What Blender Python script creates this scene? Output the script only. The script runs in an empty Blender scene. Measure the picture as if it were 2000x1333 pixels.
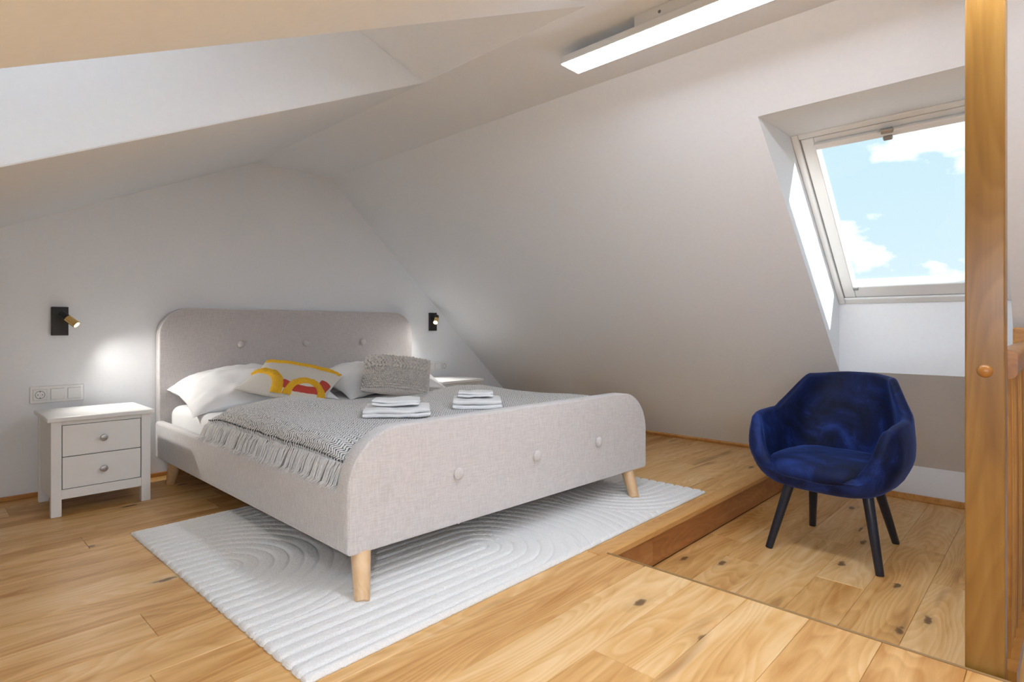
import bpy, bmesh, math, random
from mathutils import Vector, Matrix, noise as mnoise
random.seed(7)
K = 0.9                                  # survey unit -> metres
C = bpy.context.scene.collection
sc = bpy.context.scene
PI = math.pi

# ------------------------------------------------------------ camera
cam_d = bpy.data.cameras.new('camera'); cam = bpy.data.objects.new('camera', cam_d); C.objects.link(cam)
cam_d.sensor_width = 36.0; cam_d.lens = 1129.3 / 2000 * 36.0
cam_d.shift_y = -27.4 / 2000; cam_d.clip_start = 0.02
cam.location = (0, 0, 1.0 * K); cam.rotation_euler = (PI / 2, 0, -0.8095)
sc.camera = cam
sc.view_settings.view_transform = 'Standard'; sc.view_settings.look = 'None'
sc.view_settings.exposure = 0.15; sc.view_settings.gamma = 1.0
sc.view_settings.use_curve_mapping = False

# ------------------------------------------------------------ world: blue sky with small clouds
SKY = 1.36
w = bpy.data.worlds.new('sky'); sc.world = w; w.use_nodes = True
nt = w.node_tree; nt.nodes.clear()
def N(t, kind, **kw):
    n = t.nodes.new(kind)
    for k, v in kw.items():
        if k in n.inputs.keys() if isinstance(k, str) else False: n.inputs[k].default_value = v
        else: setattr(n, k, v)
    return n
def ramp(t, stops, interp='LINEAR'):
    r = t.nodes.new('ShaderNodeValToRGB'); r.color_ramp.interpolation = interp
    e = r.color_ramp.elements
    while len(e) < len(stops): e.new(0.5)
    for el, (p, c) in zip(e, stops):
        el.position = p; el.color = (*c, 1) if len(c) == 3 else c
    return r
tc = N(nt, 'ShaderNodeTexCoord'); sep = N(nt, 'ShaderNodeSeparateXYZ')
nt.links.new(tc.outputs['Generated'], sep.inputs[0])
sr = ramp(nt, [(0.0, (0.57, 0.69, 0.74)), (0.12, (0.53, 0.67, 0.735)), (0.30, (0.465, 0.64, 0.72)), (1.0, (0.40, 0.60, 0.72))])
nt.links.new(sep.outputs['Z'], sr.inputs[0])
mp = N(nt, 'ShaderNodeMapping'); mp.inputs['Scale'].default_value = (1, 1, 1.7); mp.inputs['Location'].default_value = (3.05, 1.54, 0.05)
nt.links.new(tc.outputs['Generated'], mp.inputs['Vector'])
cn = N(nt, 'ShaderNodeTexNoise'); cn.inputs['Scale'].default_value = 7.0; cn.inputs['Detail'].default_value = 6; cn.inputs['Roughness'].default_value = 0.5
nt.links.new(mp.outputs[0], cn.inputs['Vector'])
cr = ramp(nt, [(0.55, (0, 0, 0)), (0.60, (.8, .8, .8)), (0.66, (1, 1, 1))])
nt.links.new(cn.outputs['Fac'], cr.inputs[0])
mx = N(nt, 'ShaderNodeMix', data_type='RGBA'); mx.inputs['B'].default_value = (1.0, .985, .975, 1)
nt.links.new(cr.outputs[0], mx.inputs['Factor']); nt.links.new(sr.outputs[0], mx.inputs['A'])
bg = N(nt, 'ShaderNodeBackground'); bg.inputs['Strength'].default_value = SKY
nt.links.new(mx.outputs['Result'], bg.inputs['Color'])
wo = N(nt, 'ShaderNodeOutputWorld'); nt.links.new(bg.outputs[0], wo.inputs[0])
def portal(name, loc, rot, sx, sy):      # sampling guide for the daylight of a window
    d = bpy.data.lights.new(name, 'AREA'); d.shape = 'RECTANGLE'; d.size = sx * K; d.size_y = sy * K
    d.cycles.is_portal = True
    o = bpy.data.objects.new(name, d); C.objects.link(o); o.location = Vector(loc) * K; o.rotation_euler = rot
    return o
LED_STRENGTH = 30.0
FILL_SLOPE_STRENGTH = 70.0
FILL_DORMER_STRENGTH = 8.5
SUN_W = 8.0
BULB = 25.0
sun_d = bpy.data.lights.new('sun', 'SUN'); sun_d.energy = SUN_W; sun_d.angle = math.radians(1.0); sun_d.color = (1, .97, .92)
sun = bpy.data.objects.new('sun', sun_d); C.objects.link(sun)
sun.rotation_euler = Vector((-.16, .90, -.40)).to_track_quat('-Z', 'Z').to_euler(); sun.location = (2, -6, 4)
SPOT_W = 17.0

# ------------------------------------------------------------ materials
def mat(name, col=(.8, .8, .8), rough=.5, metal=0, **kw):
    m = bpy.data.materials.new(name); m.use_nodes = True
    b = m.node_tree.nodes['Principled BSDF']
    b.inputs['Base Color'].default_value = (*col, 1); b.inputs['Roughness'].default_value = rough; b.inputs['Metallic'].default_value = metal
    for k, v in kw.items(): b.inputs[k].default_value = v
    return m
def bsdf(m): return m.node_tree.nodes['Principled BSDF']
def add_bump(m, h_socket, strength=.3, dist=.002):
    t = m.node_tree; b = N(t, 'ShaderNodeBump'); b.inputs['Strength'].default_value = strength; b.inputs['Distance'].default_value = dist
    t.links.new(h_socket, b.inputs['Height']); t.links.new(b.outputs[0], bsdf(m).inputs['Normal'])
def coords(m, scale=(1, 1, 1), kind='Object'):
    t = m.node_tree; c = N(t, 'ShaderNodeTexCoord'); mp = N(t, 'ShaderNodeMapping'); mp.inputs['Scale'].default_value = scale
    t.links.new(c.outputs[kind], mp.inputs['Vector']); return mp.outputs[0]
def noise_mat(name, c1, c2, scale=40, rough=.8, bump=.3, dist=.002, detail=4, mapping=(1, 1, 1), **kw):
    m = mat(name, c1, rough, **kw); t = m.node_tree
    n = N(t, 'ShaderNodeTexNoise'); n.inputs['Scale'].default_value = scale; n.inputs['Detail'].default_value = detail
    t.links.new(coords(m, mapping), n.inputs['Vector'])
    r = ramp(t, [(.3, c1), (.7, c2)]); t.links.new(n.outputs['Fac'], r.inputs[0]); t.links.new(r.outputs[0], bsdf(m).inputs['Base Color'])
    if bump: add_bump(m, n.outputs['Fac'], bump, dist)
    return m
def math_node(t, op, a, b=None, c=None):
    n = N(t, 'ShaderNodeMath', operation=op)
    for i, v in enumerate((a, b, c)):
        if v is None: continue
        if isinstance(v, (int, float)): n.inputs[i].default_value = v
        else: t.links.new(v, n.inputs[i])
    return n.outputs[0]

def wood_mat(name, light, mid, dark, knots=True, rough=.42, axis=0, vary=.35, grain=1.0):
    m = mat(name, mid, rough); t = m.node_tree; L = t.links
    oi = N(t, 'ShaderNodeObjectInfo'); tc = N(t, 'ShaderNodeTexCoord')
    cx = N(t, 'ShaderNodeCombineXYZ')
    for i, k in enumerate((37.0, 13.0, 23.0)): L.new(math_node(t, 'MULTIPLY', oi.outputs['Random'], k), cx.inputs[i])
    ad = N(t, 'ShaderNodeVectorMath', operation='ADD'); L.new(tc.outputs['Object'], ad.inputs[0]); L.new(cx.outputs[0], ad.inputs[1])
    def mapped(along, across):
        mp = N(t, 'ShaderNodeMapping'); s = [across * grain] * 3; s[axis] = along * grain; mp.inputs['Scale'].default_value = s
        L.new(ad.outputs[0], mp.inputs['Vector']); return mp.outputs[0]
    n1 = N(t, 'ShaderNodeTexNoise'); n1.inputs['Scale'].default_value = 1; n1.inputs['Detail'].default_value = 8; n1.inputs['Roughness'].default_value = .6; n1.inputs['Distortion'].default_value = .6
    L.new(mapped(1.6, 14), n1.inputs['Vector'])
    # cathedral figure: rings of a slowly varying field
    n2 = N(t, 'ShaderNodeTexNoise'); n2.inputs['Scale'].default_value = 1; n2.inputs['Detail'].default_value = 1.5
    L.new(mapped(.9, 5), n2.inputs['Vector'])
    rings = math_node(t, 'FRACT', math_node(t, 'MULTIPLY', n2.outputs['Fac'], 26))
    ringr = ramp(t, [(0, (0, 0, 0)), (.75, (1, 1, 1)), (1, (0, 0, 0))]); L.new(rings, ringr.inputs[0])
    f = math_node(t, 'ADD', math_node(t, 'MULTIPLY', n1.outputs['Fac'], .85), math_node(t, 'MULTIPLY', ringr.outputs[0], .12))
    f = math_node(t, 'ADD', f, math_node(t, 'MULTIPLY', math_node(t, 'SUBTRACT', oi.outputs['Random'], .5), vary))
    r = ramp(t, [(.25, dark), (.5, mid), (.72, light)]); L.new(f, r.inputs[0])
    out = r.outputs[0]
    n3 = N(t, 'ShaderNodeTexNoise'); n3.inputs['Scale'].default_value = 1; n3.inputs['Detail'].default_value = 3
    L.new(mapped(3.5, 60), n3.inputs['Vector'])
    if knots:
        n4 = N(t, 'ShaderNodeTexNoise'); n4.inputs['Scale'].default_value = 1; n4.inputs['Detail'].default_value = 2
        L.new(mapped(1.3, 9), n4.inputs['Vector'])
        st = ramp(t, [(.66, (0, 0, 0)), (.74, (1, 1, 1))]); L.new(n4.outputs['Fac'], st.inputs[0])
        st2 = math_node(t, 'MULTIPLY', st.outputs[0], .55)
        mx = N(t, 'ShaderNodeMix', data_type='RGBA'); mx.inputs['B'].default_value = (dark[0] * .5, dark[1] * .42, dark[2] * .35, 1)
        L.new(st2, mx.inputs['Factor']); L.new(out, mx.inputs['A']); out = mx.outputs['Result']
        v = N(t, 'ShaderNodeTexVoronoi'); v.inputs['Scale'].default_value = 1
        if knots == '2D': v.voronoi_dimensions = '2D'
        wob = N(t, 'ShaderNodeTexNoise'); wob.inputs['Scale'].default_value = 30; L.new(ad.outputs[0], wob.inputs['Vector'])
        vm = N(t, 'ShaderNodeVectorMath', operation='MULTIPLY_ADD'); L.new(wob.outputs['Color'], vm.inputs[0]); vm.inputs[1].default_value = (.16, .16, 0)
        L.new(mapped(2.6, 6.5), vm.inputs[2]); L.new(vm.outputs[0], v.inputs['Vector'])
        sepc = N(t, 'ShaderNodeSeparateColor'); L.new(v.outputs['Color'], sepc.inputs[0])
        gate = math_node(t, 'GREATER_THAN', sepc.outputs[0], .82 if knots == '2D' else .62)
        kr = ramp(t, [(.04, (1, 1, 1)), (.075, (.8, .8, .8)), (.10, (.20, .20, .20)), (.26, (0, 0, 0))]); L.new(v.outputs['Distance'], kr.inputs[0])
        kf = math_node(t, 'MULTIPLY', math_node(t, 'MULTIPLY', kr.outputs[0], gate), .85)
        mx = N(t, 'ShaderNodeMix', data_type='RGBA'); mx.inputs['B'].default_value = (.085, .036, .013, 1)
        L.new(kf, mx.inputs['Factor']); L.new(out, mx.inputs['A']); out = mx.outputs['Result']
    L.new(out, bsdf(m).inputs['Base Color'])
    add_bump(m, n3.outputs['Fac'], .12, .001)
    return m

M = {}
M['plaster'] = noise_mat('white_plaster', (.82, .842, .868), (.84, .862, .888), 55, .9, .03, .001)
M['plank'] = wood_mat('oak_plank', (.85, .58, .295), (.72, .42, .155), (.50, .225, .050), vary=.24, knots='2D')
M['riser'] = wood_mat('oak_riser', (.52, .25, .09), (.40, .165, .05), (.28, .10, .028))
M['nosing'] = wood_mat('oak_nosing', (.66, .36, .12), (.56, .26, .07), (.42, .17, .04), knots=False)
M['strip'] = wood_mat('edge_strip', (.45, .30, .13), (.36, .22, .09), (.28, .16, .06), knots=False, axis=1)
M['subfloor'] = noise_mat('subfloor_board', (.20, .11, .045), (.25, .14, .06), 8, .9, 0)
M['postwood'] = wood_mat('pine_post', (.30, .155, .034), (.235, .112, .018), (.165, .07, .009), knots=False, axis=2, rough=.30, vary=.1, grain=.8)
M['railwood'] = wood_mat('pine_rail', (.46, .21, .045), (.36, .15, .028), (.26, .10, .018), knots=False, rough=.32)
M['balwood'] = wood_mat('pine_baluster', (.50, .25, .055), (.38, .17, .03), (.28, .11, .02), knots=False, axis=2, rough=.32, vary=.5)
M['legwood'] = wood_mat('beech_leg', (.78, .56, .34), (.70, .47, .26), (.58, .36, .18), knots=False, axis=2, vary=.1)
M['white'] = noise_mat('white_lacquer', (.80, .80, .785), (.82, .82, .805), 20, .38, 0)
M['plastic'] = mat('white_plastic', (.83, .83, .82), .3)
M['gap'] = mat('shadow_gap', (.10, .10, .10), .8)  # dark tone painted in for the shade of drawer gaps and pin holes
M['grey_metal'] = mat('grey_knob', (.42, .41, .40), .38, .7)
M['screw'] = mat('screw', (.25, .25, .25), .4, .8)
M['black'] = noise_mat('black_powder_coat', (.010, .010, .010), (.014, .014, .013), 200, .45, .1, .0005)
M['gold'] = mat('brass', (.80, .56, .22), .22, 1.0)
M['chairleg'] = noise_mat('blue_black_leg', (.008, .013, .026), (.012, .018, .034), 60, .38, .05, .0005)
M['upvc'] = mat('window_white', (.82, .82, .81), .30)
M['seal'] = mat('window_seal', (.30, .30, .30), .6)
M['lamp_alu'] = mat('lamp_housing', (.72, .72, .70), .4)

def fabric(name, c1, c2, cell=260, bump=.5):
    m = mat(name, c1, .92, **{'Sheen Weight': .25, 'Sheen Roughness': .5}); t = m.node_tree; L = t.links
    v = coords(m); s = N(t, 'ShaderNodeSeparateXYZ'); L.new(v, s.inputs[0])
    def thread(a, b, sa, sb, off):
        n = N(t, 'ShaderNodeTexNoise'); n.inputs['Scale'].default_value = 1; n.inputs['Detail'].default_value = 2
        mp = N(t, 'ShaderNodeMapping'); mp.inputs['Scale'].default_value = (a, sb, b); mp.inputs['Location'].default_value = (off, 0, 0)
        L.new(v, mp.inputs['Vector']); L.new(mp.outputs[0], n.inputs['Vector']); return n.outputs['Fac']
    t1 = thread(25, cell * 1.2, 0, 160, 0); t2 = thread(cell * 1.2, 25, 0, 160, 9)
    f = math_node(t, 'MULTIPLY', math_node(t, 'ADD', t1, t2), .5)
    r = ramp(t, [(.36, c2), (.60, c1)]); L.new(f, r.inputs[0]); L.new(r.outputs[0], bsdf(m).inputs['Base Color'])
    wx = math_node(t, 'SINE', math_node(t, 'MULTIPLY', s.outputs['X'], cell * 6.28)); wz = math_node(t, 'SINE', math_node(t, 'MULTIPLY', s.outputs['Z'], cell * 6.28))
    h = math_node(t, 'ADD', math_node(t, 'MULTIPLY', wx, wz), math_node(t, 'MULTIPLY', f, 3))
    add_bump(m, h, bump, .0012)
    return m
M['linen'] = fabric('light_grey_linen', (.72, .695, .685), (.60, .575, .565), 230)
M['linen_head'] = fabric('taupe_grey_linen', (.60, .56, .552), (.50, .465, .457), 230)
M['sheet'] = noise_mat('white_cotton', (.84, .84, .84), (.86, .86, .86), 14, .85, .25, .004)
M['terry'] = noise_mat('white_terry', (.87, .87, .865), (.91, .91, .905), 350, .95, .8, .003)
M['rug'] = noise_mat('ivory_tufted_wool', (.80, .79, .765), (.885, .875, .85), 260, .96, 1.0, .004, 3)
M['fringe'] = noise_mat('cream_yarn', (.74, .73, .71), (.90, .89, .87), 90, .95, .3, .002)
M['cream'] = noise_mat('cream_canvas', (.66, .62, .55), (.72, .68, .61), 180, .9, .4, .0015)
M['yellow'] = noise_mat('mustard_tuft', (.70, .36, .012), (.84, .50, .03), 170, .95, 1.0, .004)
M['red'] = noise_mat('brick_red_print', (.46, .045, .03), (.54, .07, .045), 200, .9, .4, .001)
M['knit'] = noise_mat('greige_chunky_knit', (.60, .545, .495), (.74, .69, .64), 110, .95, 1.0, .004)

def throw_mat():
    m = mat('black_and_white_herringbone', (.5, .5, .5), .95, **{'Sheen Weight': .2}); t = m.node_tree; L = t.links
    uv = N(t, 'ShaderNodeUVMap'); s = N(t, 'ShaderNodeSeparateXYZ')
    nz = N(t, 'ShaderNodeTexNoise'); nz.inputs['Scale'].default_value = 70; nz.inputs['Detail'].default_value = 2; L.new(uv.outputs[0], nz.inputs['Vector'])
    vm = N(t, 'ShaderNodeVectorMath', operation='MULTIPLY_ADD'); L.new(nz.outputs['Color'], vm.inputs[0]); vm.inputs[1].default_value = (.014, .014, 0); L.new(uv.outputs[0], vm.inputs[2])
    L.new(vm.outputs[0], s.inputs[0])
    u, v = s.outputs['X'], s.outputs['Y']
    zig = math_node(t, 'ABSOLUTE', math_node(t, 'SUBTRACT', math_node(t, 'FRACT', math_node(t, 'MULTIPLY', u, 1 / .036)), .5))
    ph = math_node(t, 'FRACT', math_node(t, 'ADD', math_node(t, 'MULTIPLY', v, 1 / .0175), math_node(t, 'MULTIPLY', zig, 2.2)))
    r = ramp(t, [(.22, (.08, .078, .077)), (.36, (.74, .73, .715)), (.90, (.80, .79, .775)), (1.0, (.08, .078, .077))]); L.new(ph, r.inputs[0])
    L.new(r.outputs[0], bsdf(m).inputs['Base Color']); add_bump(m, r.outputs[0], .6, .003)
    return m
M['throw'] = throw_mat()
def velvet():
    m = mat('royal_blue_velvet', (.012, .028, .16), .62, **{'Sheen Weight': .35, 'Sheen Roughness': .34, 'Sheen Tint': (.14, .25, .80, 1), 'Specular IOR Level': .2}); t = m.node_tree
    n = N(t, 'ShaderNodeTexNoise'); n.inputs['Scale'].default_value = 5.0; n.inputs['Detail'].default_value = 6; n.inputs['Roughness'].default_value = .65; n.inputs['Distortion'].default_value = .8
    t.links.new(coords(m), n.inputs['Vector'])
    r = ramp(t, [(.36, (.0025, .005, .020)), (.50, (.005, .012, .062)), (.66, (.015, .038, .19))]); t.links.new(n.outputs['Fac'], r.inputs[0])
    t.links.new(r.outputs[0], bsdf(m).inputs['Base Color']); add_bump(m, n.outputs['Fac'], .15, .006)
    return m
M['velvet'] = velvet()
def glass():
    m = bpy.data.materials.new('window_glass'); m.use_nodes = True; t = m.node_tree; t.nodes.clear()
    a = N(t, 'ShaderNodeBsdfTransparent'); a.inputs[0].default_value = (.97, .985, .985, 1); b = N(t, 'ShaderNodeBsdfGlossy'); b.inputs['Roughness'].default_value = 0.0
    mx = N(t, 'ShaderNodeMixShader'); mx.inputs[0].default_value = .04; o = N(t, 'ShaderNodeOutputMaterial')
    t.links.new(a.outputs[0], mx.inputs[1]); t.links.new(b.outputs[0], mx.inputs[2]); t.links.new(mx.outputs[0], o.inputs[0]); return m
M['glass'] = glass()
def emit(name, col, s):
    m = bpy.data.materials.new(name); m.use_nodes = True; t = m.node_tree; t.nodes.clear()
    e = N(t, 'ShaderNodeEmission'); e.inputs[0].default_value = (*col, 1); e.inputs[1].default_value = s; o = N(t, 'ShaderNodeOutputMaterial'); t.links.new(e.outputs[0], o.inputs[0]); return m
M['led'] = emit('led_diffuser', (.875, .97, 1.12), LED_STRENGTH)
M['slope_fill'] = emit('fill_panel_slope', (.875, .97, 1.12), FILL_SLOPE_STRENGTH)
M['dormer_fill'] = emit('fill_panel_dormer', (.875, .97, 1.12), FILL_DORMER_STRENGTH)
M['bulb'] = emit('spot_lens', (1.0, .90, .70), BULB)

# ------------------------------------------------------------ mesh helpers (units: survey units, scaled by K on linking)
class MB:
    def __init__(s): s.v = []; s.f = []; s.uv = None
    def add(s, vs, fs):
        o = len(s.v); s.v += [tuple(x) for x in vs]; s.f += [tuple(i + o for i in f) for f in fs]; return s
    def box(s, x0, x1, y0, y1, z0, z1, c=0.0):
        if c <= 0:
            vs = [(x, y, z) for z in (z0, z1) for y in (y0, y1) for x in (x0, x1)]
            return s.add(vs, [(0, 2, 3, 1), (4, 5, 7, 6), (0, 1, 5, 4), (2, 6, 7, 3), (0, 4, 6, 2), (1, 3, 7, 5)])
        b = bmesh.new(); bmesh.ops.create_cube(b, size=1)
        for v in b.verts: v.co = Vector(((x0 + x1) / 2 + v.co.x * (x1 - x0), (y0 + y1) / 2 + v.co.y * (y1 - y0), (z0 + z1) / 2 + v.co.z * (z1 - z0)))
        c = min(c, .49 * min(x1 - x0, y1 - y0, z1 - z0))
        bmesh.ops.bevel(b, geom=b.edges[:], offset=c, segments=2, profile=.5, affect='EDGES')
        b.verts.index_update(); s.add([v.co for v in b.verts], [[v.index for v in f.verts] for f in b.faces]); b.free(); return s
    def prism(s, poly, a0, a1, axis='y'):          # poly in the other two axes, extruded
        n = len(poly)
        def P(p, a): return {'y': (p[0], a, p[1]), 'x': (a, p[0], p[1]), 'z': (p[0], p[1], a)}[axis]
        vs = [P(p, a0) for p in poly] + [P(p, a1) for p in poly]
        fs = [tuple(range(n)), tuple(range(2 * n - 1, n - 1, -1))] + [(i, i + n, (i + 1) % n + n, (i + 1) % n) for i in range(n)]
        return s.add(vs, fs)
    def tube(s, pts, rad, seg=10, cap=True):
        pts = [Vector(p) for p in pts]; n = len(pts); rad = rad if isinstance(rad, (list, tuple)) else [rad] * n
        o = len(s.v); prev = None; vs = []
        for i, p in enumerate(pts):
            d = (pts[min(i + 1, n - 1)] - pts[max(i - 1, 0)]).normalized()
            a = prev - d * prev.dot(d) if prev is not None else d.orthogonal()
            a.normalize(); prev = a; b = d.cross(a)
            vs += [p + (a * math.cos(2 * PI * k / seg) + b * math.sin(2 * PI * k / seg)) * rad[i] for k in range(seg)]
        fs = [(i * seg + k, i * seg + (k + 1) % seg, (i + 1) * seg + (k + 1) % seg, (i + 1) * seg + k) for i in range(n - 1) for k in range(seg)]
        if cap: fs += [tuple(range(seg - 1, -1, -1)), tuple((n - 1) * seg + k for k in range(seg))]
        return s.add(vs, fs)
    def lathe(s, prof, origin, axis, seg=24):      # prof: (r, h) along axis
        o = Vector(origin); ax = Vector(axis).normalized(); a = ax.orthogonal().normalized(); b = ax.cross(a); vs = []
        for r, h in prof: vs += [o + ax * h + (a * math.cos(2 * PI * k / seg) + b * math.sin(2 * PI * k / seg)) * max(r, 1e-5) for k in range(seg)]
        n = len(prof); fs = [(i * seg + k, i * seg + (k + 1) % seg, (i + 1) * seg + (k + 1) % seg, (i + 1) * seg + k) for i in range(n - 1) for k in range(seg)]
        fs += [tuple(range(seg - 1, -1, -1)), tuple((n - 1) * seg + k for k in range(seg))]
        return s.add(vs, fs)
    def grid(s, fn, nu, nv, wrap=False):
        vs = [fn(i, j) for i in range(nu) for j in range(nv)]; fs = []
        for i in range(nu if wrap else nu - 1):
            for j in range(nv - 1):
                a = i * nv + j; b = ((i + 1) % nu) * nv + j; fs.append((a, b, b + 1, a + 1))
        return s.add(vs, fs)
    def xf(s, m): s.v = [tuple(m @ Vector(p)) for p in s.v]; return s
    def build(s, name, material, parent=None, smooth=False, origin=(0, 0, 0), fix=True):
        o3 = Vector(origin)
        me = bpy.data.meshes.new(name); me.from_pydata([(Vector(p) - o3) * K for p in s.v], [], s.f)
        if fix:
            b = bmesh.new(); b.from_mesh(me); bmesh.ops.recalc_face_normals(b, faces=b.faces); b.to_mesh(me); b.free()
        me.materials.append(M[material] if isinstance(material, str) else material)
        if smooth:
            me.shade_smooth()
            if smooth != 'all':
                try: me.set_sharp_from_angle(angle=math.radians(40))
                except Exception: pass
        ob = bpy.data.objects.new(name, me); C.objects.link(ob)
        if parent is None: ob.location = o3 * K
        else: ob.parent = parent; ob.location = (o3 - Vector(parent.get('_o', (0, 0, 0)))) * K
        ob['_o'] = tuple(o3)
        return ob
def tag(o, label, cat, group=None, kind=None):
    o['label'] = label; o['category'] = cat
    if group: o['group'] = group
    if kind: o['kind'] = kind
    return o
def thing(name, label, cat, loc=(0, 0, 0), group=None, kind=None):
    o = bpy.data.objects.new(name, None); C.objects.link(o); o.empty_display_size = .05
    o.location = Vector(loc) * K; o['_o'] = tuple(loc); return tag(o, label, cat, group, kind)
def struct(ob, label, cat): return tag(ob, label, cat, None, 'structure')
def copy_thing(root, delta, label):
    d = Vector(delta) * K; r = root.copy(); C.objects.link(r); r.location = root.location + d; r['label'] = label
    def rec(src, par):
        for ch in [c for c in bpy.data.objects if c.parent == src]:
            c2 = ch.copy(); C.objects.link(c2); c2.parent = par; rec(ch, c2)
    rec(root, r); return r
def fbm(x, y, z=0, o=3):
    v = 0; a = 1
    for _ in range(o): v += a * mnoise.noise(Vector((x, y, z))); x *= 2.03; y *= 2.03; z *= 2.03; a *= .5
    return v
def sst(a, b, x):
    t = min(1, max(0, (x - a) / (b - a))); return t * t * (3 - 2 * t)

# ------------------------------------------------------------ room measures
YB, YF, XL = 4.39, -2.2, -1.2            # headboard wall, wall behind the camera, left knee wall
XE, YS, ZL = 2.15, 1.478, -.19           # platform edge along Y, step edge, lower floor level
SX, SG = 4.83, .93                       # right slope foot and gradient
ZF, XK, XR = 2.235, 1.81, 2.428          # flat ceiling height, its left and right edges
LG = .4657                               # left slope gradient
zl = lambda x: ZF + LG * (x - XK)
zr = lambda x: SG * (SX - x)
TN = Vector((SG, 0, 1)).normalized()

# floor: sub-base with planks as children
b = MB(); b.box(XL, XE - .014, YF, YB, -.30, -.016); b.box(XE - .014, SX + .1, YS + .02, YB, -.30, -.016); b.box(XE - .014, SX + .1, YF, -.95, -.30, -.016)
floor = struct(b.build('floor', 'subfloor'), 'raised oak plank floor carrying the bed and rug', 'floor')
b = MB(); b.box(XE - .02, 4.80, .07, YS + .02, -.30, ZL - .016)
floor2 = struct(b.build('floor', 'subfloor'), 'sunken oak plank floor under the blue armchair', 'floor')
def plank(parent, x0, x1, y0, y1, zt, material='plank', name='plank'):
    g = .0005; c = .0014; dz = random.uniform(-.0005, 0); zt += dz
    x0 += g; x1 -= g; y0 += g; y1 -= g; zb = zt - .0145
    xm, ym = (x0 + x1) / 2, (y0 + y1) / 2
    R = lambda x0, x1, y0, y1, z: [(x0, y0, z), (x1, y0, z), (x1, y1, z), (x0, y1, z)]
    m = MB(); m.add(R(x0, x1, y0, y1, zb) + R(x0, x1, y0, y1, zt - .0012) + R(x0 + c, x1 - c, y0 + c, y1 - c, zt),
        [(3, 2, 1, 0), (8, 9, 10, 11)] + [(k * 4 + i, k * 4 + (i + 1) % 4, k * 4 + 4 + (i + 1) % 4, k * 4 + 4 + i) for k in (0, 1) for i in range(4)])
    return m.build(name, material, parent, origin=(xm, ym, zt), fix=False)
PW = .2125
rows = []; y = 1.478
fixed = {-1: [.1], -2: [-.5, 1.05], -4: [.75], -5: [1.35], -6: [.4], 8: [.575], 3: [.565], 9: [1.198], -3: [1.47]}
def cuts(x0, x1, rng, forced):
    cs = [x0] + sorted(forced)
    if not forced: cs.append(x0 + rng.uniform(.5, 1.9))
    while cs[-1] < x1 - .1: cs.append(cs[-1] + rng.uniform(1.3, 2.3))
    cs = [c for c in cs if c < x1 - .25] + [x1]
    return cs
rng = random.Random(11)
n0 = int(math.floor((YF - 1.478) / PW)); n1 = int(math.ceil((YB - 1.478) / PW))
for n in range(n0, n1):
    ya, yb = max(YF, 1.478 + n * PW), min(YB, 1.478 + (n + 1) * PW)
    if n >= 0:
        segs = [(XL, SX)]
        if n == 0: ya_r = 1.532
    elif yb <= -.95 + .001: segs = [(XL, SX)]
    else: segs = [(XL, XE - .014)]
    for (x0, x1) in segs:
        cs = cuts(x0, x1, rng, fixed.get(n, []))
        for a, c in zip(cs[:-1], cs[1:]):
            if n == 0 and c > XE - .014:
                if a < XE - .014: plank(floor, a, XE - .014, ya, yb, 0)
                if c > XE - .014: plank(floor, max(a, XE - .014), c, 1.535, yb, 0)
            elif n < 0 and ya < -.95 < yb and x1 > XE: plank(floor, a, c, ya, -.95, 0)
            else: plank(floor, a, c, ya, yb, 0)
rng = random.Random(5); yy = YS - .004; n = 0
lowcuts = {0: [3.2], 1: [2.95], 2: [3.55], 3: [3.0], 4: [3.75], 5: [3.3], 6: [2.9]}
while yy > .08:
    y0 = max(.08, yy - .206); cs = [XE] + lowcuts.get(n, [3.2]) + [4.78]
    for a, c in zip(cs[:-1], cs[1:]): plank(floor2, a, c, y0, yy, ZL)
    yy = y0; n += 1

# step nosing, riser, platform edge strips
b = MB(); prof = [(YS - .026, -.030), (YS - .026, -.006), (YS - .018, .003), (1.530, .003), (1.533, -.015), (YS + .01, -.030)]
b.prism(prof, XE - .055, SX, 'x')
struct(b.build('trim_1', 'nosing', origin=(3.4, YS, 0)), 'honey oak nosing along the top of the step beside the rug', 'trim')
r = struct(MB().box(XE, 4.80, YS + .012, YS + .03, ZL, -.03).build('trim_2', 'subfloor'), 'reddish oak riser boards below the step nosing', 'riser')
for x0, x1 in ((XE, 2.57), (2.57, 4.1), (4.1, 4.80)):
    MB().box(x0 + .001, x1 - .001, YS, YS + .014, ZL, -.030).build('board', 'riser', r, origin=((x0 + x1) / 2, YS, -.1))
b = MB(); b.prism([(XE - .014, -.02), (XE - .014, .0015), (XE - .004, .002), (XE, 0), (XE, -.03), (XE - .02, -.03)], .0, YS - .012, 'y')
struct(b.build('trim_3', 'strip', origin=(XE, .8, 0)), 'narrow edging strip where the raised floor ends above the sunken floor', 'trim')
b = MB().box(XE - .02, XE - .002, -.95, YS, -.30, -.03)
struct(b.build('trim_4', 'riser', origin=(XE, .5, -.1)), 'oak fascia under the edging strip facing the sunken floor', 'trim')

# walls
YO = .25
prof = [(XL - .3, -.3), (XL - .3, zl(XL - .3) + .5), (XK - .3, ZF + .5), (XR + .5, ZF + .5), (SX + .6, 0), (SX + .6, -.3)]
struct(MB().prism(prof, YB, YB + YO).build('wall_back', 'plaster', origin=(2, YB, 0)), 'light grey gable wall behind the headboard', 'wall')
struct(MB().prism([(XL - .3, -1.6), (XL - .3, zl(XL - .3) + .5), (XK - .3, ZF + .5), (XR + .5, ZF + .5), (SX + .6, 0), (SX + .6, -1.6)], YF - YO, YF).build('wall_front', 'plaster', origin=(2, YF, 0)), 'plain light gable wall at the other end of the attic', 'wall')
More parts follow.
